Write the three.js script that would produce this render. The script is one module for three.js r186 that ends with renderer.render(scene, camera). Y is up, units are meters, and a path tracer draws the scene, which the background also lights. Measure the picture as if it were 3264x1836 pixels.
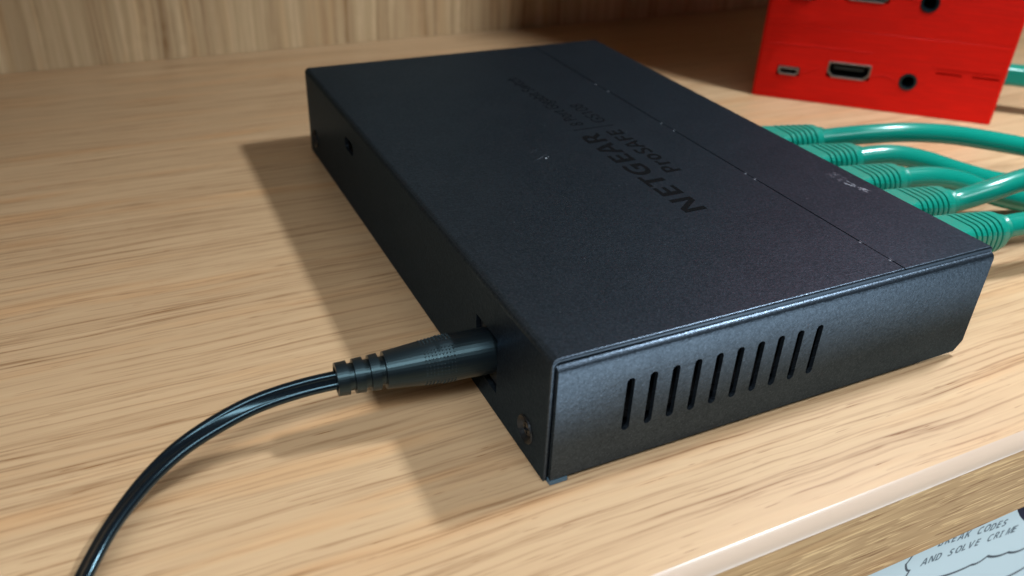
import * as THREE from 'three';
import { RoundedBoxGeometry } from 'three/addons/geometries/RoundedBoxGeometry.js';
import { TextGeometry } from 'three/addons/geometries/TextGeometry.js';
import { FontLoader } from 'three/addons/loaders/FontLoader.js';
import { mergeGeometries, mergeVertices, toCreasedNormals } from 'three/addons/utils/BufferGeometryUtils.js';
import { RectAreaLightUniformsLib } from 'three/addons/lights/RectAreaLightUniformsLib.js';
import { Brush, Evaluator, SUBTRACTION } from 'three-bvh-csg';

// ---------------------------------------------------------------- camera, light, exposure
const scene = new THREE.Scene();
const camera = new THREE.PerspectiveCamera(37.56, 16 / 9, 0.01, 20);
camera.up.set(0.19721097, 0.85149724, -0.48586035);
camera.position.set(-0.05417481, 0.10451652, 0.09153064);
camera.lookAt(0.02271182, -0.00009714, -0.06060229);
camera.focus = 0.168; camera.userData.fStop = 18;
const renderer = new THREE.WebGLRenderer();
renderer.toneMapping = THREE.LinearToneMapping;
renderer.toneMappingExposure = 1.0;
renderer.shadowMap.enabled = true;
scene.background = new THREE.Color(0.034, 0.036, 0.040);          // the dim room behind the camera
RectAreaLightUniformsLib.init();
// unseen sources: lamp above, ceiling panel that the upper board cuts off, low glowing panel
const KEY_AT = [0.246, 0.342, -0.024], KEY_COLOR = new THREE.Color(0.92, 1.0, 1.08), KEY_POWER = 0.86;
const FILL_AT = [-0.70, 1.05, 0.62], FILL_COLOR = new THREE.Color(0.94, 1.0, 1.06), FILL_POWER = 8.6, FILL_W = 2.2, FILL_H = 0.38;
const LOW_AT = [0.20, -0.42, 0.74], LOW_COLOR = new THREE.Color(0.90, 1.0, 1.07), LOW_POWER = 2.3, LOW_W = 1.5, LOW_H = 0.36;
const key = new THREE.SpotLight(KEY_COLOR, KEY_POWER, 0, 1.02, 0.3, 2);
key.position.set(...KEY_AT); key.target.position.set(KEY_AT[0] - 0.03, 0, KEY_AT[2] - 0.005);
key.castShadow = true; key.shadow.radius = 1.25; key.shadow.mapSize.set(2048, 2048); key.shadow.bias = -0.0005;
key.shadow.camera.near = 0.05; key.shadow.camera.far = 2;
scene.add(key, key.target);
const fill = new THREE.RectAreaLight(FILL_COLOR, FILL_POWER, FILL_W, FILL_H);
fill.position.set(...FILL_AT); fill.lookAt(FILL_AT[0], 0.1, 0.1);
scene.add(fill);
const lowLight = new THREE.RectAreaLight(LOW_COLOR, LOW_POWER, LOW_W, LOW_H);
lowLight.position.set(...LOW_AT); lowLight.lookAt(0.05, 0.0, 0);
scene.add(lowLight);

// ---------------------------------------------------------------- helpers
let seed = 20231;
const rnd = () => { seed = (seed + 0x6D2B79F5) | 0; let t = Math.imul(seed ^ (seed >>> 15), 1 | seed); t = (t + Math.imul(t ^ (t >>> 7), 61 | t)) ^ t; return ((t ^ (t >>> 14)) >>> 0) / 4294967296; };
const rr = (a, b) => a + (b - a) * rnd();
const mm = (v) => v / 1000;
const LAT = new Float32Array(65536).map(() => rnd());
function vnoise(x, y) {                                             // smooth value noise, repeats every 256 cells
  const xi = Math.floor(x), yi = Math.floor(y); let fx = x - xi, fy = y - yi;
  fx = fx * fx * (3 - 2 * fx); fy = fy * fy * (3 - 2 * fy);
  const x0 = xi & 255, x1 = (xi + 1) & 255, y0 = (yi & 255) << 8, y1 = ((yi + 1) & 255) << 8;
  const a = LAT[y0 + x0], b = LAT[y0 + x1], c = LAT[y1 + x0], d = LAT[y1 + x1];
  return a + (b - a) * fx + (c - a) * fy + (a - b - c + d) * fx * fy;
}
const toS = (v) => { v = Math.max(0, Math.min(1, v)); return 255 * (v <= 0.0031308 ? v * 12.92 : 1.055 * Math.pow(v, 1 / 2.4) - 0.055); };
function dataTex(data, w, h, srgb) {
  const t = new THREE.DataTexture(data, w, h, THREE.RGBAFormat);
  t.magFilter = THREE.LinearFilter; t.minFilter = THREE.LinearMipmapLinearFilter; t.generateMipmaps = true;
  t.wrapS = t.wrapT = THREE.RepeatWrapping; t.colorSpace = srgb ? THREE.SRGBColorSpace : THREE.NoColorSpace; t.needsUpdate = true;
  return t;
}
const taken = {};
function named(n) { if (!(n in taken)) { taken[n] = 0; return n; } taken[n]++; return n + '_' + String(taken[n]).padStart(3, '0'); }
function shade(o) { o.castShadow = true; o.receiveShadow = true; return o; }
function part(name, geo, mat, parent) { const m = shade(new THREE.Mesh(geo, mat)); m.name = name; parent.add(m); return m; }
function thing(name, label, category, at = [0, 0, 0], turn = 0, group) {
  const o = new THREE.Group(); o.name = named(name); o.position.set(...at); o.rotation.y = turn;
  o.userData = { label, category }; if (group) o.userData.group = group; scene.add(o); return o;
}
function setting(name) { const o = new THREE.Group(); o.name = name; o.userData.kind = 'structure'; scene.add(o); return o; }
const EV = new Evaluator(); EV.useGroups = false;
function cut(geo, tools) {
  let b = new Brush(geo); b.updateMatrixWorld();
  for (const t of tools) { const c = new Brush(t); c.updateMatrixWorld(); b = EV.evaluate(b, c, SUBTRACTION); }
  const g = b.geometry.clone(); g.clearGroups(); return g;
}
const box = (w, h, d, x, y, z) => new THREE.BoxGeometry(w, h, d).translate(x, y, z);
const strip = (g) => { const q = g.index ? g.toNonIndexed() : g; for (const k of Object.keys(q.attributes)) if (!['position', 'normal', 'uv'].includes(k)) q.deleteAttribute(k); q.clearGroups(); return q; };
const merge = (...gs) => mergeGeometries(gs.map(strip));
const crease = (g, a = 0.6) => toCreasedNormals(g, a);
function uvBy(g, f) { const p = g.attributes.position, n = g.attributes.normal, u = new Float32Array(p.count * 2); for (let i = 0; i < p.count; i++) { const r = f(p.getX(i), p.getY(i), p.getZ(i), n.getX(i), n.getY(i), n.getZ(i)); u[2 * i] = r[0]; u[2 * i + 1] = r[1]; } g.setAttribute('uv', new THREE.BufferAttribute(u, 2)); return g; }
function extrude(shape, depth, bevel = 0, seg = 2, curve = 12) {     // in the xy plane, thickness towards +z, bevel kept inside the depth
  const g = new THREE.ExtrudeGeometry(shape, { depth: depth - 2 * bevel, bevelEnabled: bevel > 0, bevelSize: bevel, bevelOffset: -bevel, bevelThickness: bevel, bevelSegments: seg, curveSegments: curve });
  return g.translate(0, 0, bevel);
}
function poly(pts) { const s = new THREE.Shape(); pts.forEach(([x, y], i) => (i ? s.lineTo(x, y) : s.moveTo(x, y))); s.closePath(); return s; }
function roundRect(path, cx, cy, w, h, r) {
  const x = cx - w / 2, y = cy - h / 2;
  path.moveTo(x + r, y); path.lineTo(x + w - r, y); path.absarc(x + w - r, y + r, r, -Math.PI / 2, 0); path.lineTo(x + w, y + h - r); path.absarc(x + w - r, y + h - r, r, 0, Math.PI / 2);
  path.lineTo(x + r, y + h); path.absarc(x + r, y + h - r, r, Math.PI / 2, Math.PI); path.lineTo(x, y + r); path.absarc(x + r, y + r, r, Math.PI, 1.5 * Math.PI); return path;
}
function loft(rings, capped = true) {                               // rings of equal length, each a list of [x, y, z]
  const n = rings[0].length, pos = [], idx = [];
  rings.forEach((r) => r.forEach((p) => pos.push(...p)));
  for (let k = 0; k + 1 < rings.length; k++) for (let i = 0; i < n; i++) { const a = k * n + i, b = k * n + (i + 1) % n; idx.push(a, b, a + n, b, b + n, a + n); }
  if (capped) for (const k of [0, rings.length - 1]) {
    const c = pos.length / 3, m = [0, 1, 2].map((j) => rings[k].reduce((s, p) => s + p[j], 0) / n); pos.push(...m);
    for (let i = 0; i < n; i++) k ? idx.push(k * n + i, k * n + (i + 1) % n, c) : idx.push((i + 1) % n, i, c);
  }
  const g = new THREE.BufferGeometry(); g.setAttribute('position', new THREE.Float32BufferAttribute(pos, 3)); g.setIndex(idx);
  g.computeVertexNormals(); return uvBy(g, (x, y, z) => [x * 10, z * 10 + y * 10]);
}

// ---------------------------------------------------------------- procedural surfaces
// Oak-print laminate. u runs along the grain. sx, sy: metres that the sheet covers.
function oak(w, h, sx, sy, o) {
  const tone = new Float32Array(w * h), warm = new Float32Array(w * h), X = sx * 1000 / w, Y = sy * 1000 / h;
  const warp = (x, y) => o.wave * ((vnoise(x / 70, y / 45 + 9) - 0.5) * 2 + (vnoise(x / 22 + 40, y / 14) - 0.5) * 0.7 + (vnoise(x / 6 + 80, y / 5) - 0.5) * 0.16);
  for (let j = 0; j < h; j++) for (let i = 0; i < w; i++) {
    const x = i * X, y = j * Y, v = y + warp(x, y), k = j * w + i;
    tone[k] = o.broad * (vnoise(x / 160 + 3, v / 11 + 5) - 0.5) + o.mid * (vnoise(x / 70 + 11, v / 2.6) - 0.5) + o.fine * (vnoise(x / 26, v / 0.75 + 70) - 0.5) + o.hair * (vnoise(x / 7 + 5, v / 0.32 + 30) - 0.5);
    warm[k] = Math.max(0, vnoise(x / 55 + 60, v / 6 + 21) * 0.6 + vnoise(x / 20 + 7, v / 1.8 + 3) * 0.4 - 0.52) * 2.2;
  }
  const draw = (n, len, wid, dark, light) => {
    for (let q = 0; q < n; q++) {
      const L = rr(...len), W = rr(...wid), D = rr(...dark) * (light ? 1 : -1), x0 = rr(0, sx * 1000), y0 = rr(0, sy * 1000), off = rnd() * 90;
      for (let s = 0; s < L; s += X) {
        const f = s / L, a = D * Math.min(1, 5 * f, 2.2 * (1 - f)) * (0.65 + 0.7 * vnoise(s / 3 + off, off)), x = x0 + s, y = y0 - (warp(x, y0) - warp(x0, y0)) + (vnoise(s / 9 + off, q) - 0.5) * 0.35;
        const half = W * (0.6 + 0.8 * vnoise(s / 7 + off, 3.3)), jc = y / Y, jr = Math.ceil(half / Y * 1.6), i = ((Math.round(x / X) % w) + w) % w;
        for (let d = -jr; d <= jr; d++) { const j = Math.round(jc) + d, e = (j - jc) * Y / half, g = Math.exp(-e * e * 1.6); tone[(((j % h) + h) % h) * w + i] += a * g; }
      }
    }
  };
  for (const s of o.strokes) draw(...s);
  const c = new Uint8Array(w * h * 4), b = new Uint8Array(w * h * 4);
  for (let k = 0; k < w * h; k++) {
    const t = Math.max(-0.75, Math.min(0.55, tone[k])), m = Math.min(1, warm[k]) * o.warm;
    c[4 * k] = toS(o.base[0] * (1 + t * 0.92) * (1 + 0.05 * m)); c[4 * k + 1] = toS(o.base[1] * (1 + t * 1.12) * (1 - 0.13 * m)); c[4 * k + 2] = toS(o.base[2] * (1 + t * 1.28) * (1 - 0.3 * m)); c[4 * k + 3] = 255;
    const q = 128 + 150 * Math.max(-0.6, Math.min(0.4, t)); b[4 * k] = b[4 * k + 1] = b[4 * k + 2] = q; b[4 * k + 3] = 255;
  }
  return { map: dataTex(c, w, h, true), relief: dataTex(b, w, h, false) };
}
const topOak = oak(2048, 2048, 0.6, 0.3, { base: [0.490, 0.328, 0.183], wave: 1.15, broad: 0.06, mid: 0.09, fine: 0.08, hair: 0.06, warm: 0.75,
  strokes: [[3600, [16, 75], [0.17, 0.32], [0.12, 0.30]], [420, [14, 44], [0.28, 0.44], [0.16, 0.34]], [900, [50, 120], [0.14, 0.26], [0.12, 0.28]], [3600, [5, 22], [0.07, 0.15], [0.08, 0.24]], [6000, [2, 9], [0.06, 0.1], [0.18, 0.45]], [500, [10, 40], [0.2, 0.5], [0.04, 0.10], true]] });
const wallOak = oak(1024, 1024, 0.5, 0.5, { base: [0.55, 0.40, 0.23], wave: 1.6, broad: 0.22, mid: 0.22, fine: 0.2, hair: 0.05, warm: 0.5,
  strokes: [[600, [40, 200], [0.4, 1.1], [0.08, 0.26]], [420, [40, 220], [0.6, 1.9], [0.06, 0.22], true]] });
const edgeOak = oak(2048, 256, 0.4, 0.03, { base: [0.40, 0.250, 0.115], wave: 0.5, broad: 0.15, mid: 0.15, fine: 0.15, hair: 0.1, warm: 0.5,
  strokes: [[1500, [3, 13], [0.10, 0.2], [0.35, 0.85], true], [1000, [3, 18], [0.12, 0.24], [0.15, 0.4]]] });
const M = {};
M.oak = new THREE.MeshPhysicalMaterial({ map: topOak.map, bumpMap: topOak.relief, bumpScale: 0.00003, roughness: 0.38, specularIntensity: 1.4 });
M.wall = new THREE.MeshPhysicalMaterial({ map: wallOak.map, roughness: 0.5, specularIntensity: 0.5 });
M.edge = new THREE.MeshPhysicalMaterial({ map: edgeOak.map, bumpMap: edgeOak.relief, bumpScale: 0.00008, roughness: 0.6, specularIntensity: 0.4 });
M.nosing = new THREE.MeshPhysicalMaterial({ color: new THREE.Color(0.45, 0.345, 0.26), roughness: 0.3, clearcoat: 0.4, clearcoatRoughness: 0.2 });
M.under = new THREE.MeshStandardMaterial({ color: new THREE.Color(0.10, 0.072, 0.048), roughness: 0.7 });  // unseen upper board, kept dark so the switch lid reflects little
M.board = new THREE.MeshStandardMaterial({ color: new THREE.Color(0.36, 0.26, 0.17), roughness: 0.7 });

// dark metallic paint with dust, pale specks and scuffs (u along the depth 101 mm, v along the length 160 mm)
function paintTex() {
  const w = 1280, h = 2048, c = new Uint8Array(w * h * 4), r = new Uint8Array(w * h * 4), d = new Uint8Array(w * h * 4), px = w / 101, py = h / 160, add = new Float32Array(w * h);
  const dot = (x, y, rad, a) => { const i0 = Math.round(x * px), j0 = Math.round(y * py), q = Math.ceil(rad * px * 1.6) + 1; for (let j = -q; j <= q; j++) for (let i = -q; i <= q; i++) { const ii = i0 + i, jj = j0 + j; if (ii < 0 || jj < 0 || ii >= w || jj >= h) continue; const d = Math.hypot(i / px, j / py) / rad; add[jj * w + ii] += a * Math.exp(-d * d * 1.5); } };
  const line = (x0, y0, x1, y1, rad, a) => { const n = Math.ceil(Math.hypot(x1 - x0, y1 - y0) / 0.08); for (let k = 0; k <= n; k++) { const f = k / n; if (vnoise(f * 17 + x0, y0) > 0.36) dot(x0 + (x1 - x0) * f + (vnoise(f * 6, x0 * 3) - 0.5) * 0.5, y0 + (y1 - y0) * f, rad, a * vnoise(f * 30, x1)); } };
  for (let k = 0; k < 700; k++) dot(rr(3, 99), rr(0, 160), rr(0.05, 0.12), rr(0.02, 0.09));
  for (let k = 0; k < 40; k++) dot(rr(3, 99), rr(0, 160), rr(0.09, 0.17), rr(0.1, 0.3));
  for (const y of [4.2, 12, 44.6, 48, 77, 82.8, 110, 116.8]) dot(76, y, 0.32, 0.42), dot(76.4, y + 0.4, 0.2, 0.25);  // pale specks at the ends of the groove dashes
  for (let k = 0; k < 60; k++) dot(rr(94, 96.8), rr(36.6, 41), rr(0.16, 0.4), rr(0.02, 0.09));         // scuffs by the front edge
  for (let k = 0; k < 6; k++) line(rr(94, 96), rr(35, 37), rr(95, 97), rr(29, 31), 0.2, 0.14);
  line(33, 72, 37.5, 74.6, 0.1, 0.2); line(36, 72.3, 37.2, 73.4, 0.16, 0.5); line(34, 76.6, 36.6, 78, 0.09, 0.14); line(30, 100, 40, 90, 0.07, 0.05);
  for (let k = 0; k < 7; k++) { const x = rr(10, 90), y = rr(5, 150), t = rr(0, 6.3); line(x, y, x + 5 * Math.cos(t), y + 5 * Math.sin(t), 0.06, rr(0.02, 0.08)); }
  for (let j = 0; j < h; j++) for (let i = 0; i < w; i++) {
    const k = j * w + i, n = 0.62 + 0.4 * vnoise(i / 2.6, j / 2.6) + 0.32 * vnoise(i / 5 + 9, j / 5) + 0.1 * vnoise(i / 90, j / 90) + (rnd() > 0.975 ? rnd() * 2.6 : 0), a = Math.min(0.8, add[k]);
    c[4 * k] = toS(0.052 * n * (1 - a) + a * 0.42); c[4 * k + 1] = toS(0.069 * n * (1 - a) + a * 0.47); c[4 * k + 2] = toS(0.088 * n * (1 - a) + a * 0.5); c[4 * k + 3] = 255;
    const q = 60 + 70 * vnoise(i / 2.2 + 30, j / 2.2) + 95 * vnoise(i / 5.5, j / 5.5) + 20 * vnoise(i / 14, j / 14); r[4 * k] = r[4 * k + 1] = r[4 * k + 2] = Math.min(255, q); r[4 * k + 3] = 255; d[4 * k] = d[4 * k + 1] = 255; d[4 * k + 2] = 225 * Math.max(0, 1 - a * 3); d[4 * k + 3] = 255;
  }
  return { map: dataTex(c, w, h, true), grain: dataTex(r, w, h, false), metal: dataTex(d, w, h, false) };
}
const paint = paintTex();
M.paint = new THREE.MeshPhysicalMaterial({ map: paint.map, bumpMap: paint.grain, bumpScale: 0.000045, metalness: 1, metalnessMap: paint.metal, roughness: 0.36, ior: 1.5, specularColor: new THREE.Color(0.33, 0.38, 0.45) });
M.ink = new THREE.MeshPhysicalMaterial({ color: new THREE.Color(0.003, 0.0035, 0.004), roughness: 0.9, specularIntensity: 0.1 });
M.black = new THREE.MeshPhysicalMaterial({ color: new THREE.Color(0.008, 0.010, 0.013), roughness: 0.46, specularColor: new THREE.Color(0.7, 0.95, 1) });
M.plug = new THREE.MeshPhysicalMaterial({ color: new THREE.Color(0.0035, 0.005, 0.007), roughness: 0.36, ior: 1.6, specularColor: new THREE.Color(0.55, 0.9, 1) });
M.cord = new THREE.MeshPhysicalMaterial({ color: new THREE.Color(0.004, 0.006, 0.009), roughness: 0.22, ior: 1.6, specularColor: new THREE.Color(0.5, 0.85, 1) });
M.dark = new THREE.MeshStandardMaterial({ color: new THREE.Color(0.006, 0.006, 0.007), roughness: 0.8 });
M.screw = new THREE.MeshPhysicalMaterial({ color: new THREE.Color(0.05, 0.055, 0.06), metalness: 0.9, roughness: 0.32 });
M.rubber = new THREE.MeshStandardMaterial({ color: new THREE.Color(0.06, 0.12, 0.17), roughness: 0.6 });
M.green = new THREE.MeshPhysicalMaterial({ color: new THREE.Color(0.001, 0.200, 0.145), roughness: 0.25, ior: 1.55, specularColor: new THREE.Color(0.85, 1, 1) });
M.boot = new THREE.MeshPhysicalMaterial({ color: new THREE.Color(0.001, 0.205, 0.145), roughness: 0.34 });
M.clear = new THREE.MeshPhysicalMaterial({ color: new THREE.Color(0.9, 0.92, 0.92), roughness: 0.12, transmission: 1, thickness: 0.008, ior: 1.5 });
M.gold = new THREE.MeshStandardMaterial({ color: new THREE.Color(0.8, 0.55, 0.2), metalness: 1, roughness: 0.3 });
M.steel = new THREE.MeshPhysicalMaterial({ color: new THREE.Color(0.30, 0.28, 0.27), metalness: 1, roughness: 0.4 });
function redTex() {
  const w = 512, h = 512, c = new Uint8Array(w * h * 4), b = new Uint8Array(w * h * 4);
  for (let j = 0; j < h; j++) { const layer = vnoise(j / 3.2, 4) * 0.7 + rnd() * 0.3; for (let i = 0; i < w; i++) {
    const k = (j * w + i) * 4, n = 0.84 + 0.24 * vnoise(i / 60, j / 4) + 0.08 * vnoise(i / 5, j / 5);
    c[k] = toS(0.60 * n); c[k + 1] = toS(0.0055 * n); c[k + 2] = toS(0.0010 * n); c[k + 3] = 255;
    b[k] = b[k + 1] = b[k + 2] = 255 * Math.min(1, 0.5 * (0.5 + 0.5 * Math.sin(j * Math.PI / 3)) + 0.35 * layer + 0.15 * vnoise(i / 14, j / 3)); b[k + 3] = 255; } }
  return { map: dataTex(c, w, h, true), relief: dataTex(b, w, h, false) };
}
const red = redTex();
M.red = new THREE.MeshPhysicalMaterial({ map: red.map, bumpMap: red.relief, bumpScale: 0.00007, roughness: 0.5, specularIntensity: 0.3 });

// ---------------------------------------------------------------- the setting: bookcase shelf, its back and an unseen shelf above that shades the back
const X0 = -0.55, X1 = 0.75;
const along = (pts, bevel = 0) => crease(extrude(poly(pts), X1 - X0, bevel).rotateY(Math.PI / 2).translate(X0, 0, 0), 0.5);  // profile (-z, y) run along x
const arc = (cx, cy, r, a0, a1, n) => Array.from({ length: n + 1 }, (_, i) => { const a = a0 + (a1 - a0) * i / n; return [cx + r * Math.cos(a), cy + r * Math.sin(a)]; });
const shelf = setting('shelf');
part('board', uvBy(along([[0.2705, 0], [-0.0235, 0], [-0.0235, -0.0225], [0.2705, -0.0225]]), (x, y, z) => [(x + 0.2) / 0.6, (z - y + 0.272) / 0.3]), M.oak, shelf);
part('rounded_edge', along([...arc(-0.0235, -0.0024, 0.0024, Math.PI / 2, Math.PI, 14), [-0.0235, -0.0026]]), M.nosing, shelf);
part('edge_strip', uvBy(along([[-0.0236, -0.0029], [-0.0256, -0.0029], [-0.0256, -0.0222], [-0.0236, -0.0222]]), (x, y) => [(x + 0.1) / 0.4, (y + 0.0225) / 0.03]), M.edge, shelf);
const wall = setting('back_wall');
part('back_panel', uvBy(box(X1 - X0, 0.75, 0.012, (X0 + X1) / 2, 0.10, -0.2768), (x, y) => [y / 0.5 + 0.4, x / 0.5]), M.wall, wall);
const upper = setting('unseen_upper_shelf');  // unseen board, reaching forward to keep overhead light off the back
part('board', uvBy(box(X1 - X0, 0.02, 0.428, (X0 + X1) / 2, 0.366, -0.0565), (x, y, z) => [(x + 0.2) / 0.6, (z + y + 0.27) / 0.3]), M.under, upper);
part('edge_strip', uvBy(box(X1 - X0, 0.0196, 0.002, (X0 + X1) / 2, 0.366, 0.1587), (x, y) => [x / 0.4, (y - 0.35) / 0.03]), M.edge, upper);

// ---------------------------------------------------------------- network switch: rear face x = 0, vent side z = 0, length towards -z
const font = await new FontLoader().loadAsync('fonts/droid/droid_sans_bold.typeface.json');
const fontR = await new FontLoader().loadAsync('fonts/droid/droid_sans_regular.typeface.json');
const D = 0.1009, LEN = 0.1599, H = 0.026;
const sw = thing('network_switch', 'flat dark slate metal network switch with a black power plug in its rear face', 'network switch');
{
  const T = 0.0009, R = 0.0014, y0 = 0.0003;
  const prof = [[0, y0], ...arc(R, H - R, R, Math.PI, Math.PI / 2, 8), [D - 0.0008, H], [D, H - 0.0005], [D, H - 0.0022], [D - T, H - 0.0022], [D - T, H - T], ...arc(R, H - R, R - T, Math.PI / 2, Math.PI, 6), [T, y0]];
  let cover = extrude(poly(prof.slice().reverse()), LEN - 0.0012, 0.0004, 10).translate(0, 0, -LEN + 0.0006);
  cover = strip(cover);
  const tools = [];
  for (const [a, b] of [[-0.147, -0.1172], [-0.1096, -0.083], [-0.0766, -0.0486], [-0.0439, -0.0126], [-0.004, 0.001]]) tools.push(box(0.00036, 0.0006, b - a, 0.0762, H, (a + b) / 2));
  tools.push(box(0.00026, 0.00024, LEN + 0.002, 0.0762, H, -LEN / 2));
  tools.push(box(0.006, 0.012, 0.0096, 0, 0.011, -0.0252));
  const lockHole = new THREE.Shape(); roundRect(lockHole, 0, 0, 0.0076, 0.0036, 0.0015);
  tools.push(extrude(lockHole, 0.006).rotateY(-Math.PI / 2).translate(0.003, 0.0184, -0.1140));
  for (const z of [-0.0081, -0.1525]) tools.push(new THREE.CylinderGeometry(0.0027, 0.0027, 0.006, 28).rotateZ(Math.PI / 2).translate(0, 0.0062, z));
  cover = cut(cover, tools.map((t) => strip(t)));
  cover = strip(cover); cover.computeVertexNormals();                 // flat faces; only the long rear bend is rounded
  { const p = cover.attributes.position, n = cover.attributes.normal; for (let i = 0; i < p.count; i++) { const nx = n.getX(i), ny = n.getY(i), nz = n.getZ(i), x = p.getX(i), y = p.getY(i), d = Math.hypot(x - R, y - H + R); if (Math.abs(nz) < 0.1 && nx < 0 && ny > 0 && nx > -0.999 && ny < 0.999 && x < R + 1e-5 && y > H - R - 1e-5 && d > R * 0.9) n.setXYZ(i, (x - R) / d, (y - H + R) / d, 0); } }
  uvBy(cover, (x, y, z, nx, ny) => (Math.abs(ny) > 0.8 ? [x / 0.101, -z / 0.16] : [0.05 + y / 0.101, -z / 0.16]));
  part('cover', cover, M.paint, sw);

  // vented side panel: flat sheet with ten real slots, its top edge bent inwards
  const sidePanel = () => {
    const s = poly([[0.0007, 0.0013], [0.0985, 0.0013], [0.1004, 0.0036], [0.1004, 0.0236], [0.0007, 0.0236]]);
    for (let k = 0; k < 10; k++) { const h = new THREE.Path(); roundRect(h, 0.0148 + 0.00458 * k, 0.01345, 0.00158, 0.0112, 0.00078); s.holes.push(h); }
    const flat = extrude(s, 0.0009, 0, 1, 8).translate(0, 0, -0.0009);
    const b = [...arc(-0.0013, 0.0236, 0.0013, 0, Math.PI / 2, 10), [-0.006, 0.0249], [-0.006, 0.0241], ...arc(-0.0013, 0.0236, 0.0005, Math.PI / 2, 0, 6)];
    const bend = extrude(poly(b.map(([z, y]) => [-z, y]).reverse()), 0.0997).rotateY(Math.PI / 2).translate(0.0007, 0, 0);
    const g = crease(merge(flat, bend), 0.5);
    return uvBy(g, (x, y, z) => [0.06 + (y - z) / 0.101, 0.01 + x / 0.16]);
  };
  const sg = sidePanel();
  part('side_panel', sg, M.paint, sw).position.set(0, 0, 0.0005);
  const far = part('side_panel', sg.clone().scale(1, 1, -1), M.paint, sw); far.position.set(0, 0, -LEN - 0.0005);
  { const ix = far.geometry; const p = ix.attributes.position.array; for (let i = 0; i < p.length; i += 9) for (let k = 0; k < 3; k++) { const t = p[i + 3 + k]; p[i + 3 + k] = p[i + 6 + k]; p[i + 6 + k] = t; } const nA = ix.attributes.normal.array, uA = ix.attributes.uv.array; for (let i = 0; i < nA.length; i += 9) for (let k = 0; k < 3; k++) { const t = nA[i + 3 + k]; nA[i + 3 + k] = nA[i + 6 + k]; nA[i + 6 + k] = t; } for (let i = 0; i < uA.length; i += 6) for (let k = 0; k < 2; k++) { const t = uA[i + 2 + k]; uA[i + 2 + k] = uA[i + 4 + k]; uA[i + 4 + k] = t; } }
  part('base_plate', box(D - 0.003, 0.0009, LEN - 0.003, D / 2, 0.0021, -LEN / 2), M.paint, sw);
  part('circuit_board', box(0.09, 0.0016, 0.15, 0.052, 0.006, -LEN / 2), M.dark, sw);
  // front: a panel with eight port openings
  const fs = poly([[0.0012, 0.0014], [LEN - 0.0012, 0.0014], [LEN - 0.0012, 0.0247], [0.0012, 0.0247]]);
  const portZ = Array.from({ length: 8 }, (_, k) => 0.0222 + 0.0156 * k);
  for (const z of portZ) { const h = new THREE.Path(); roundRect(h, z, 0.0122, 0.0128, 0.0112, 0.0004); fs.holes.push(h); }
  part('front_panel', extrude(fs, 0.0012).rotateY(Math.PI / 2).translate(D - 0.0022, 0, 0), M.black, sw);
  const portGeo = merge(box(0.0004, 0.0116, 0.0132, -0.0122, 0, 0), box(0.012, 0.0004, 0.0132, -0.006, 0.0058, 0), box(0.012, 0.0004, 0.0132, -0.006, -0.0058, 0), box(0.012, 0.0116, 0.0004, -0.006, 0, 0.0066), box(0.012, 0.0116, 0.0004, -0.006, 0, -0.0066));
  for (const z of portZ) part('port', portGeo, M.steel, sw).position.set(D - 0.0022, 0.0122, -z);
  // rear: jack housing, screws, lock slot backing
  const jack = merge(box(0.010, 0.0114, 0.0092, 0.0059, 0.0112, -0.0252));
  part('power_jack', jack, M.black, sw);
  part('lock_plate', box(0.0006, 0.006, 0.011, 0.0030, 0.0184, -0.1140), M.dark, sw);
  for (const z of [-0.0081, -0.1525]) {
    const cup = new THREE.LatheGeometry([[0.0009, -0.0014], [0.0026, -0.0003], [0.00275, 0.0002], [0.0026, 0.00045], [0.0021, 0.00012], [0.0010, -0.0011]].map(([r, y]) => new THREE.Vector2(r, y)), 32);
    const sc = part('screw', crease(cup, 0.5), M.screw, sw); sc.rotation.z = Math.PI / 2; sc.position.set(0.0001, 0.0062, z);
    let head = new THREE.LatheGeometry([[0, 0.0001], [0.0012, -0.00005], [0.0017, -0.0005], [0.0017, -0.0014], [0, -0.0014]].map(([r, y]) => new THREE.Vector2(r, y)), 28);
    head = cut(strip(head), [strip(box(0.0021, 0.0014, 0.00045, 0, 0, 0).rotateY(0.5)), strip(box(0.00045, 0.0014, 0.0021, 0, 0, 0).rotateY(0.5))]);
    part('head', crease(head, 0.5), M.screw, sc);
  }
  const foot = new THREE.CylinderGeometry(0.0042, 0.0046, 0.0017, 24);
  for (const [x, z] of [[0.012, -0.011], [0.089, -0.011], [0.012, -0.149], [0.089, -0.149]]) part('foot', foot, M.rubber, sw).position.set(x, 0.00085, z);
  part('base_tab', merge(box(0.0034, 0.0009, 0.0013, 0.0024, 0.00055, -0.0002)), M.rubber, sw);

  // lettering, read from the port side: right is -z, up is -x
  const word = (txt, f, cap, wide, base, z0) => {
    const g = new TextGeometry(txt, { font: f, size: cap, depth: 0.00002, curveSegments: 5, bevelEnabled: false });
    g.scale(wide, 1, 1); g.rotateX(-Math.PI / 2); g.rotateY(Math.PI / 2); g.translate(base, H + 0.000004, z0);
    return part('lettering', g, M.ink, sw);
  };
  const fit = (txt, f, cap, base, z0, z1) => { const g = new TextGeometry(txt, { font: f, size: cap, depth: 0.0001 }); g.computeBoundingBox(); return word(txt, f, cap, (z0 - z1) / (g.boundingBox.max.x), base, z0); };
  fit('NETGEAR', font, 0.0056, 0.0562, -0.0352, -0.0828);
  fit('ProSAFE', font, 0.0043, 0.0630, -0.0545, -0.0828);
  part('lettering', box(0.0118, 0.00002, 0.0004, 0.0572, H + 0.000014, -0.0862), M.ink, sw);
  fit('8 Port Gigabit Switch', fontR, 0.0036, 0.0562, -0.0888, -0.1300);
  fit('GS108', fontR, 0.0036, 0.0630, -0.0888, -0.1035);
}

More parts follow.
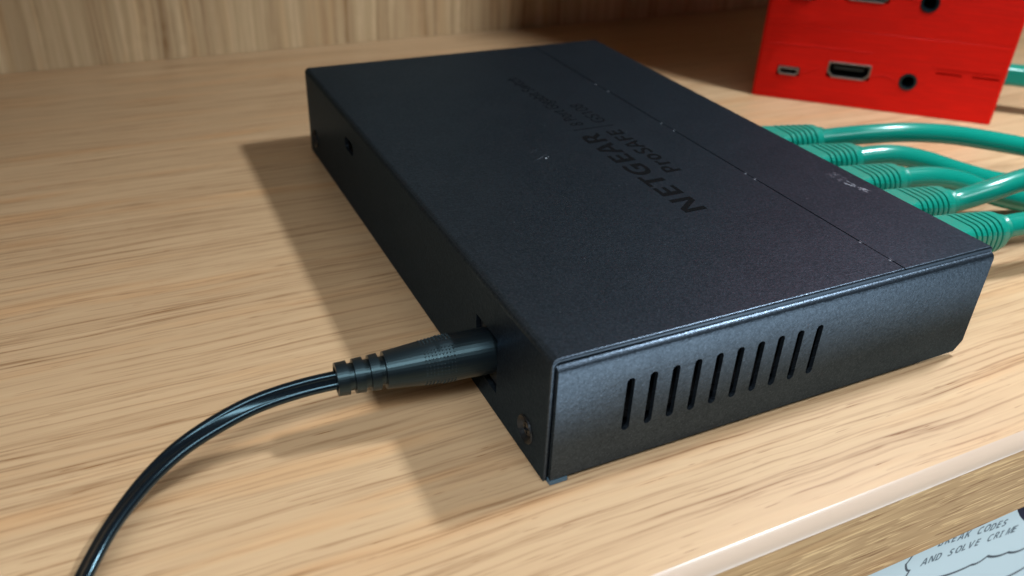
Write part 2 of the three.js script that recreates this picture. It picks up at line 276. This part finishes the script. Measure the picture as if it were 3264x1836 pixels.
// ---------------------------------------------------------------- power lead
{
  const lead = thing('power_lead', 'black barrel plug and twin-core cord entering the rear of the dark metal switch', 'power lead', [-0.0005, 0.0119, -0.0250]);
  const ax = new THREE.Group(); // plug axis along -x, very slightly turned
  const prof = [[0.0001, -0.0014], [0.0042, -0.0014], [0.00445, -0.0008], [0.00435, 0.009], [0.0042, 0.0098], [0.0040, 0.0130], [0.00345, 0.0188]];
  const rib = (a, b, ra, rb) => [[ra - 0.00062, a - 0.0001], [ra - 0.00062, a + 0.00002], [ra, a + 0.0001], [rb, b - 0.0001], [rb - 0.00062, b - 0.00002]];
  prof.push([0.00342, 0.0190], [0.0026, 0.0191], [0.0026, 0.0200], ...[[0.0200, 0.0218, 0.00335, 0.00325], [0.0227, 0.0246, 0.00322, 0.00312], [0.0255, 0.0277, 0.00310, 0.0030]].map((q) => rib(...q)).flat(), [0.0024, 0.0276], [0.0023, 0.0270], [0.0001, 0.0270]);
  let plug = new THREE.LatheGeometry(prof.map(([r, y]) => new THREE.Vector2(r, y)), 44);
  plug = crease(plug, 0.55).rotateZ(Math.PI / 2).rotateY(-0.075);
  part('plug', plug, M.plug, lead);
  const dots = [];
  const dg = new THREE.IcosahedronGeometry(0.00017, 0);
  for (let i = 0; i < 44; i++) for (let k = 0; k < 9; k++) { if ((i % 11) > 8) continue; const a = i / 44 * 6.2832, d = 0.0068 + k * 0.00066, r = d < 0.009 ? 0.00437 : 0.00428 - (d - 0.009) * 0.08; dots.push(strip(dg.clone().translate(-d, r * Math.sin(a), r * Math.cos(a)))); }
  const grip = part('grip_dots', mergeGeometries(dots).rotateY(-0.075), M.plug, lead); grip.userData.kind = 'stuff';
  part('barrel', new THREE.CylinderGeometry(0.0027, 0.0027, 0.006, 24).rotateZ(Math.PI / 2).translate(0.0004, 0, 0), M.steel, lead);
  // twin cord: a figure-of-eight section swept along a curve that twists slowly
  const C = new THREE.CatmullRomCurve3([[-23.5, 11.7, -26.7], [-27.5, 11.5, -27.4], [-34.4, 11, -28.1], [-42.3, 10, -28.1], [-50, 8.6, -26.5], [-55.4, 7.3, -24.6], [-60.4, 5.8, -21.6], [-64.2, 4.6, -18.2], [-67.2, 3.6, -14.8], [-69.4, 2.8, -11.6], [-71.2, 2.3, -8.4], [-73, 2.1, -4.4], [-76.5, 2.1, 5], [-82, 2.0, 22], [-90, -6, 38], [-94, -40, 43]].map((p) => new THREE.Vector3(...p.map(mm))), false, 'centripetal');
  const N = 170, seg = 24, rings = [], r = 0.00084, o = 0.00086;
  for (let k = 0; k <= N; k++) {
    const t = k / N, p = C.getPointAt(t), tan = C.getTangentAt(t), sideV = new THREE.Vector3().crossVectors(tan, new THREE.Vector3(0, 1, 0)).normalize(), up = new THREE.Vector3().crossVectors(sideV, tan).normalize();
    const s = t * 1.0, th = THREE.MathUtils.degToRad(s < 0.38 ? 62 - 150 * THREE.MathUtils.smoothstep(s, 0.05, 0.38) * 0.62 : -31 + 70 * THREE.MathUtils.smoothstep(s, 0.38, 0.75));
    const a = sideV.clone().multiplyScalar(Math.cos(th)).addScaledVector(up, Math.sin(th)), b = up.clone().multiplyScalar(Math.cos(th)).addScaledVector(sideV, -Math.sin(th)), ring = [];
    for (const sg of [1, -1]) for (let i = 0; i < seg; i++) { const an = (-0.5 + i / (seg - 1)) * 4.3, q = a.clone().multiplyScalar(sg * (o + r * Math.cos(an))).addScaledVector(b, sg * r * Math.sin(an)).add(p); ring.push([q.x + 0.0005, q.y - 0.0119, q.z + 0.0250]); }
    rings.push(ring);
  }
  part('cord', loft(rings), M.cord, lead);
}

// ---------------------------------------------------------------- green network cables
const BOOT = (() => {                                               // along +x from the port; centre of the section at 0,0
  const rings = [], n = 40;
  const ringAt = (x, w, h, rad, dy = 0) => { const s = new THREE.Shape(); roundRect(s, 0, dy, w, h, Math.min(rad, w / 2 - 1e-5, h / 2 - 1e-5)); return s.getSpacedPoints(n).slice(0, n).map((p) => [x, p.y, -p.x]); };
  const size = (x) => { const f = Math.max(0, Math.min(1, (x - 0.012) / 0.018)); return [0.0118 - 0.0022 * f, 0.0106 - 0.0016 * f, 0.0026 + 0.0021 * f]; };
  const put = (x, inset) => { const [w, h, rad] = size(x); rings.push(ringAt(x, w - 2 * inset, h - 2 * inset, rad - inset * 0.7)); };
  put(0.0, 0.0004); put(0.0004, 0); put(0.012, 0);
  for (let k = 0; k < 6; k++) { const x = 0.0150 + k * 0.00205; put(x - 0.00035, 0.00002); put(x - 0.0002, 0.00065); put(x + 0.0002, 0.00065); put(x + 0.00035, 0.00002); put(x + 0.0010, -0.00012); }
  put(0.0282, 0); put(0.0288, 0.0006); put(0.0294, 0.0014); put(0.0298, 0.0016);
  rings.push(ringAt(0.0312, 0.0072, 0.0072, 0.0036), ringAt(0.0316, 0.0066, 0.0066, 0.0033), ringAt(0.0316, 0.004, 0.004, 0.002));
  return crease(strip(loft(rings)), 0.5);
})();
const CLIP = merge(box(0.012, 0.0008, 0.0062, -0.004, -0.0052, 0));
const PLUG = box(0.012, 0.0080, 0.0116, -0.0035, 0, 0), PINS = merge(...Array.from({ length: 8 }, (_, k) => box(0.005, 0.0006, 0.0004, -0.0065, 0.0041, (k - 3.5) * 0.00102)));
function cable(label, at, turn, pts, group, boot = BOOT) {
  const t = thing('network_cable', label, 'network cable', at, turn, group);
  part('boot', boot, M.boot, t); const pl = part('connector', PLUG, M.clear, t); part('contacts', PINS, M.gold, pl); part('latch', CLIP, M.clear, pl);
  t.updateMatrixWorld(); const inv = t.matrixWorld.clone().invert();
  const c = new THREE.CatmullRomCurve3(pts.map((p) => new THREE.Vector3(...p.map(mm)).applyMatrix4(inv)));
  part('cord', new THREE.TubeGeometry(c, 140, 0.0029, 26).applyMatrix4(new THREE.Matrix4()), M.green, t);
  return t;
}
const BX = D + 0.0045, PY = 0.0126, G = 'green patch cables plugged into the switch ports';
const portAt = (k) => [BX, PY, -(0.0222 + 0.0156 * k)];
cable('green network cable nearest the vented side, its boot beside the switch corner', portAt(0), 0, [[132, 12.6, -22.2], [138, 12.8, -22], [146, 13, -21], [165, 11, -19.5], [195, 6, -20], [240, 3.1, -24], [420, 3.1, -40]], G);
cable('green network cable that rises and crosses over the two beside it', portAt(1), 0, [[132, 12.6, -37.8], [138, 13, -37], [146, 16, -34], [156, 18.2, -32.5], [172, 18.5, -31], [195, 14, -32], [240, 3.4, -38], [420, 3.1, -60]], G);
cable('green network cable in the middle of the five, running low under the rising one', portAt(2), 0, [[132, 12.6, -53.4], [138, 13, -52.6], [146, 12.8, -50.8], [156, 10.6, -48.5], [168, 6, -44.5], [182, 3.2, -41], [205, 3.1, -42], [250, 3.1, -55], [420, 3.1, -78]], G);
cable('green network cable second from the far end, bending down behind the crossing', portAt(3), 0, [[132, 12.6, -69], [138, 13.6, -67.3], [145, 14, -64.8], [155, 12, -61.6], [166, 8.6, -57.2], [180, 5, -52.5], [200, 3.2, -51], [250, 3.1, -66], [420, 3.1, -95]], G);
cable('green network cable farthest back, arching in front of the red stack', portAt(4), 0, [[132, 12.6, -84.6], [138, 14, -81.5], [146, 16, -76], [156, 17, -71.2], [170, 16, -67], [184, 13.6, -63], [198, 11, -58.5], [225, 6, -53], [265, 3.2, -60], [430, 3.1, -110]], G);

// ---------------------------------------------------------------- red printed computer cases, stacked
const U = new THREE.Vector3(0.7354, 0, 0.6776), RED_TURN = Math.atan2(-0.6776, 0.7354), CW = 0.0854, CH = 0.0279, CD = 0.062;
const caseAt = (k) => [0.1704, 0.0001 + k * CH, -0.1547];           // local: x along the front, z outwards from the front, y up
let protoCase;
{
  const t = thing('computer_case', 'red 3D-printed computer case at the bottom of the stack, standing on the shelf', 'computer case', caseAt(0), RED_TURN, 'red printed cases in a stack');
  const plan = new THREE.Shape(); roundRect(plan, CW / 2, CD / 2, CW, CD, 0.0016);
  let body = strip(extrude(plan, CH - 0.00002, 0.00012, 1).rotateX(-Math.PI / 2));
  const hd = poly([[0.0254, 0.0163], [0.0406, 0.0163], [0.0406, 0.0103], [0.0254, 0.0103]]);
  const tools = [box(0.0084, 0.0036, 0.008, 0.0117, 0.0108, 0), extrude(hd, 0.014).translate(0, 0, -0.010), new THREE.CylinderGeometry(0.0032, 0.0032, 0.02, 32).rotateX(Math.PI / 2).translate(0.0539, 0.0119, 0),
    box(0.0088, 0.0007, 0.0016, 0.0665, 0.0163, 0), box(0.0088, 0.0007, 0.0016, 0.0788, 0.0163, 0), box(0.0215, 0.0003, 0.0005, 0.0725, 0.0178, 0)];
  body = crease(strip(cut(body, tools.map((q) => strip(q)))), 0.5);
  uvBy(body, (x, y, z, nx) => [(Math.abs(nx) > 0.7 ? z : x) / 0.06, y / 0.026]);
  part('body', body, M.red, t);
  const seam = (pts) => new THREE.TubeGeometry(new THREE.CatmullRomCurve3(pts.map(([x, y]) => new THREE.Vector3(mm(x), mm(y), -0.00002))), 40, 0.00015, 8);
  part('seam', merge(seam([[16.2, 10.6], [19, 11.6], [22, 13.2], [23.5, 13.5], [25, 13.6]]), seam([[41, 12.6], [44, 13.2], [47.5, 12.8], [50.4, 12.2]])), M.red, t);
  part('seam', merge(seam([[3, 20.6], [20, 20.9], [40, 20.7]])), M.red, t);
  // micro USB: steel shell round a dark tongue
  const us = poly([[-0.0037, 0.0014], [0.0037, 0.0014], [0.0037, -0.0003], [0.0027, -0.0014], [-0.0027, -0.0014], [-0.0037, -0.0003]]); us.holes.push(poly([[-0.0031, 0.0009], [-0.0031, -0.0002], [-0.0024, -0.0009], [0.0024, -0.0009], [0.0031, -0.0002], [0.0031, 0.0009]]));
  const usb = part('usb_socket', extrude(us, 0.005, 0.0001).translate(0.0117, 0.0108, -0.0046), M.steel, t);
  part('tongue', box(0.0042, 0.0006, 0.0035, 0.0117, 0.0110, -0.003), M.black, usb);
  part('back', box(0.0074, 0.003, 0.0004, 0.0117, 0.0108, -0.0037), M.dark, usb);
  const hs = poly([[-0.0075, 0.0029], [0.0075, 0.0029], [0.0075, -0.0008], [0.0056, -0.0029], [-0.0056, -0.0029], [-0.0075, -0.0008]]); hs.holes.push(poly([[-0.0070, 0.0024], [-0.0070, -0.0006], [-0.0053, -0.0024], [0.0053, -0.0024], [0.0070, -0.0006], [0.0070, 0.0024]]));
  const hdmi = part('hdmi_socket', extrude(hs, 0.009, 0.0001).translate(0.033, 0.0133, -0.0088), M.steel, t);
  part('tongue', box(0.0106, 0.0011, 0.0066, 0.033, 0.0137, -0.0049), M.black, hdmi);
  part('back', box(0.0148, 0.0056, 0.0004, 0.033, 0.0133, -0.0078), M.dark, hdmi);
  const js = new THREE.LatheGeometry([[0.0018, -0.011], [0.0018, -0.0008], [0.0023, 0.0001], [0.0030, 0.0002], [0.00315, -0.0003], [0.00315, -0.011]].map(([r, y]) => new THREE.Vector2(r, y)), 36).rotateX(Math.PI / 2);
  const audio = part('audio_socket', crease(js, 0.5).translate(0.0539, 0.0119, 0), M.cord, t);
  part('back', new THREE.CylinderGeometry(0.0024, 0.0024, 0.0004, 24).rotateX(Math.PI / 2).translate(0.0539, 0.0119, -0.0095), M.dark, audio);
  protoCase = t;
}
const tier = ['red 3D-printed computer case second from the bottom, cut off by the photo edge', 'red 3D-printed computer case third from the bottom of the stack, out of view', 'red 3D-printed computer case fourth from the bottom of the stack, out of view', 'red 3D-printed computer case in the middle of the tall stack, out of view', 'red 3D-printed computer case fourth from the top of the stack, out of view', 'red 3D-printed computer case third from the top of the stack, out of view', 'red 3D-printed computer case just below the top one of the stack, out of view', 'red 3D-printed computer case at the top of the stack, out of view'];
tier.forEach((label, i) => { const c = protoCase.clone(); c.name = named('computer_case'); c.position.set(...caseAt(i + 1)); c.userData.label = label; scene.add(c); });  // cases above the second are unseen, stacked to carry the shadow up the wall
// its own patch cable, out of the end of the bottom case
{
  const e = [0.1704 + 0.7354 * (CW + 0.001) + 0.6776 * 0.018, 0.0140, -0.1547 + 0.6776 * (CW + 0.001) - 0.7354 * 0.020];
  const q = (d, y) => [1000 * (e[0] + 0.7354 * d), y, 1000 * (e[2] + 0.6776 * d)];
  cable('green network cable end behind the right edge of the red stack', e, RED_TURN, [q(0.0265, 14), q(0.034, 13.6), q(0.05, 12), q(0.075, 4), q(0.11, 3.1)], undefined, BOOT.clone().scale(1, 0.64, 0.7));
}

// ---------------------------------------------------------------- printed blue box under the shelf
{
  const cv = document.createElement('canvas'); cv.width = 1024; cv.height = 1024; const g = cv.getContext('2d');
  g.fillStyle = '#b3c3c6'; g.fillRect(0, 0, 1024, 1024);
  const K = 1024 / 100;                                              // 100 mm across
  g.strokeStyle = '#1a2630'; g.lineJoin = 'round';
  const text = (s, x, y, cap, w, drop = 0) => { g.fillStyle = '#31424c'; g.font = 'bold ' + Math.round(cap * K / 0.72) + 'px sans-serif'; let at = x; for (const ch of s) { g.save(); g.translate(at * K, (y + drop * (at - x) / w + rr(-0.1, 0.1)) * K); g.rotate(rr(-0.05, 0.05)); g.fillText(ch, 0, 0); g.restore(); at += w / s.length; } };
  text('BREAK CODES', 38.2, 7.4, 2.4, 25.8, 1.4); text('AND SOLVE CRIME', 35.3, 12.5, 2.4, 34.8, 0.2);
  const wave = (pts, lw) => { g.lineWidth = lw * K; g.beginPath(); pts.forEach(([x, y], i) => { if (!i) g.moveTo(x * K, y * K); else { const [a, b] = pts[i - 1]; g.quadraticCurveTo((a + x) / 2 * K, (b + y) / 2 * K + 1.5 * K, x * K, y * K); } }); g.stroke(); };
  wave([[28, 3], [30.5, 6], [29.3, 9.6], [32, 12.6], [31, 17], [33.4, 21], [31, 25]], 0.6);
  wave([[37, 23], [42.6, 19.2], [57.6, 19.9], [63, 18.8], [72, 20.6], [80.1, 21.6], [90, 20.6]], 0.75);
  wave([[60, 33.4], [74, 31.6], [86, 30.6], [96, 31]], 0.9);
  const tx = new THREE.CanvasTexture(cv); tx.colorSpace = THREE.SRGBColorSpace;
  M.print = new THREE.MeshPhysicalMaterial({ map: tx, roughness: 0.5 });
  M.card = new THREE.MeshStandardMaterial({ color: new THREE.Color(0.03, 0.04, 0.10), roughness: 0.6 });
  const s = new THREE.Shape(); const W = 0.10, HH = 0.16;
  s.moveTo(0, -HH); s.lineTo(W, -HH); s.lineTo(W, -0.026); s.quadraticCurveTo(0.088, -0.019, 0.073, -0.0108); s.quadraticCurveTo(0.066, -0.0066, 0.062, 0); s.lineTo(0, 0); s.closePath();
  const t = thing('printed_box', 'light blue printed box with comic lettering standing below the shelf edge', 'box', [0.0575, -0.0312, 0.0150]);
  t.rotation.z = -0.10;
  part('box', extrude(s, 0.02).translate(0, 0, -0.0206), M.card, t);
  part('front_cover', uvBy(extrude(s, 0.0005), (x, y) => [x / 0.1, 1 + y / 0.1]), M.print, t);
}

// ---------------------------------------------------------------- unseen sources placed to light it, outside the frame
{
  M.glow = new THREE.MeshStandardMaterial({ color: 0xffffff, emissive: new THREE.Color(0.9, 1, 1.1), emissiveIntensity: 6, roughness: 0.4 });
  M.white = new THREE.MeshStandardMaterial({ color: new THREE.Color(0.75, 0.75, 0.74), roughness: 0.4 });
  const l = thing('unseen_shelf_lamp', 'small round white lamp out of view under the unseen upper shelf, placed to cast the main shadows', 'lamp', [KEY_AT[0], 0.356, KEY_AT[2]]);  // out of view, set where the shadows of switch and stack point
  part('housing', new THREE.CylinderGeometry(0.032, 0.034, 0.010, 36).translate(0, -0.005, 0), M.white, l);
  part('lamp_lens', new THREE.CylinderGeometry(0.022, 0.022, 0.002, 32).translate(0, -0.0112, 0), M.glow, l);
  const lowPanel = thing('unseen_low_panel', 'unseen glowing panel below and in front of the shelf, placed to light its front faces', 'unseen_low_panel');  // unseen low source, placed to light the vent side and shelf front
  lowPanel.position.copy(lowLight.position); lowPanel.quaternion.copy(lowLight.quaternion);
  M.lowGlow = new THREE.MeshStandardMaterial({ color: 0x111111, emissive: LOW_COLOR, emissiveIntensity: 2, roughness: 0.3 });
  part('frame', box(LOW_W + 0.03, LOW_H + 0.03, 0.03, 0, 0, 0.030), M.black, lowPanel);
  part('screen', box(LOW_W, LOW_H, 0.004, 0, 0, 0.010), M.lowGlow, lowPanel);
  part('panel_stand', merge(box(0.05, 0.34, 0.03, 0, -0.2, 0.065), box(0.26, 0.015, 0.2, 0, -0.37, 0.07)), M.black, lowPanel);
  const c = thing('unseen_ceiling_light', 'unseen flat light panel above and in front of the shelf, placed to light its near part', 'ceiling light');  // out of view, placed to lighten the near end of the shelf
  c.position.copy(fill.position); c.quaternion.copy(fill.quaternion);
  part('frame', box(FILL_W + 0.06, FILL_H + 0.06, 0.03, 0, 0, 0.03), M.white, c);
  M.panel = new THREE.MeshStandardMaterial({ color: 0xffffff, emissive: FILL_COLOR, emissiveIntensity: 3, roughness: 0.5 });
  part('light_diffuser', box(FILL_W, FILL_H, 0.006, 0, 0, 0.011), M.panel, c);
}
renderer.render(scene, camera);
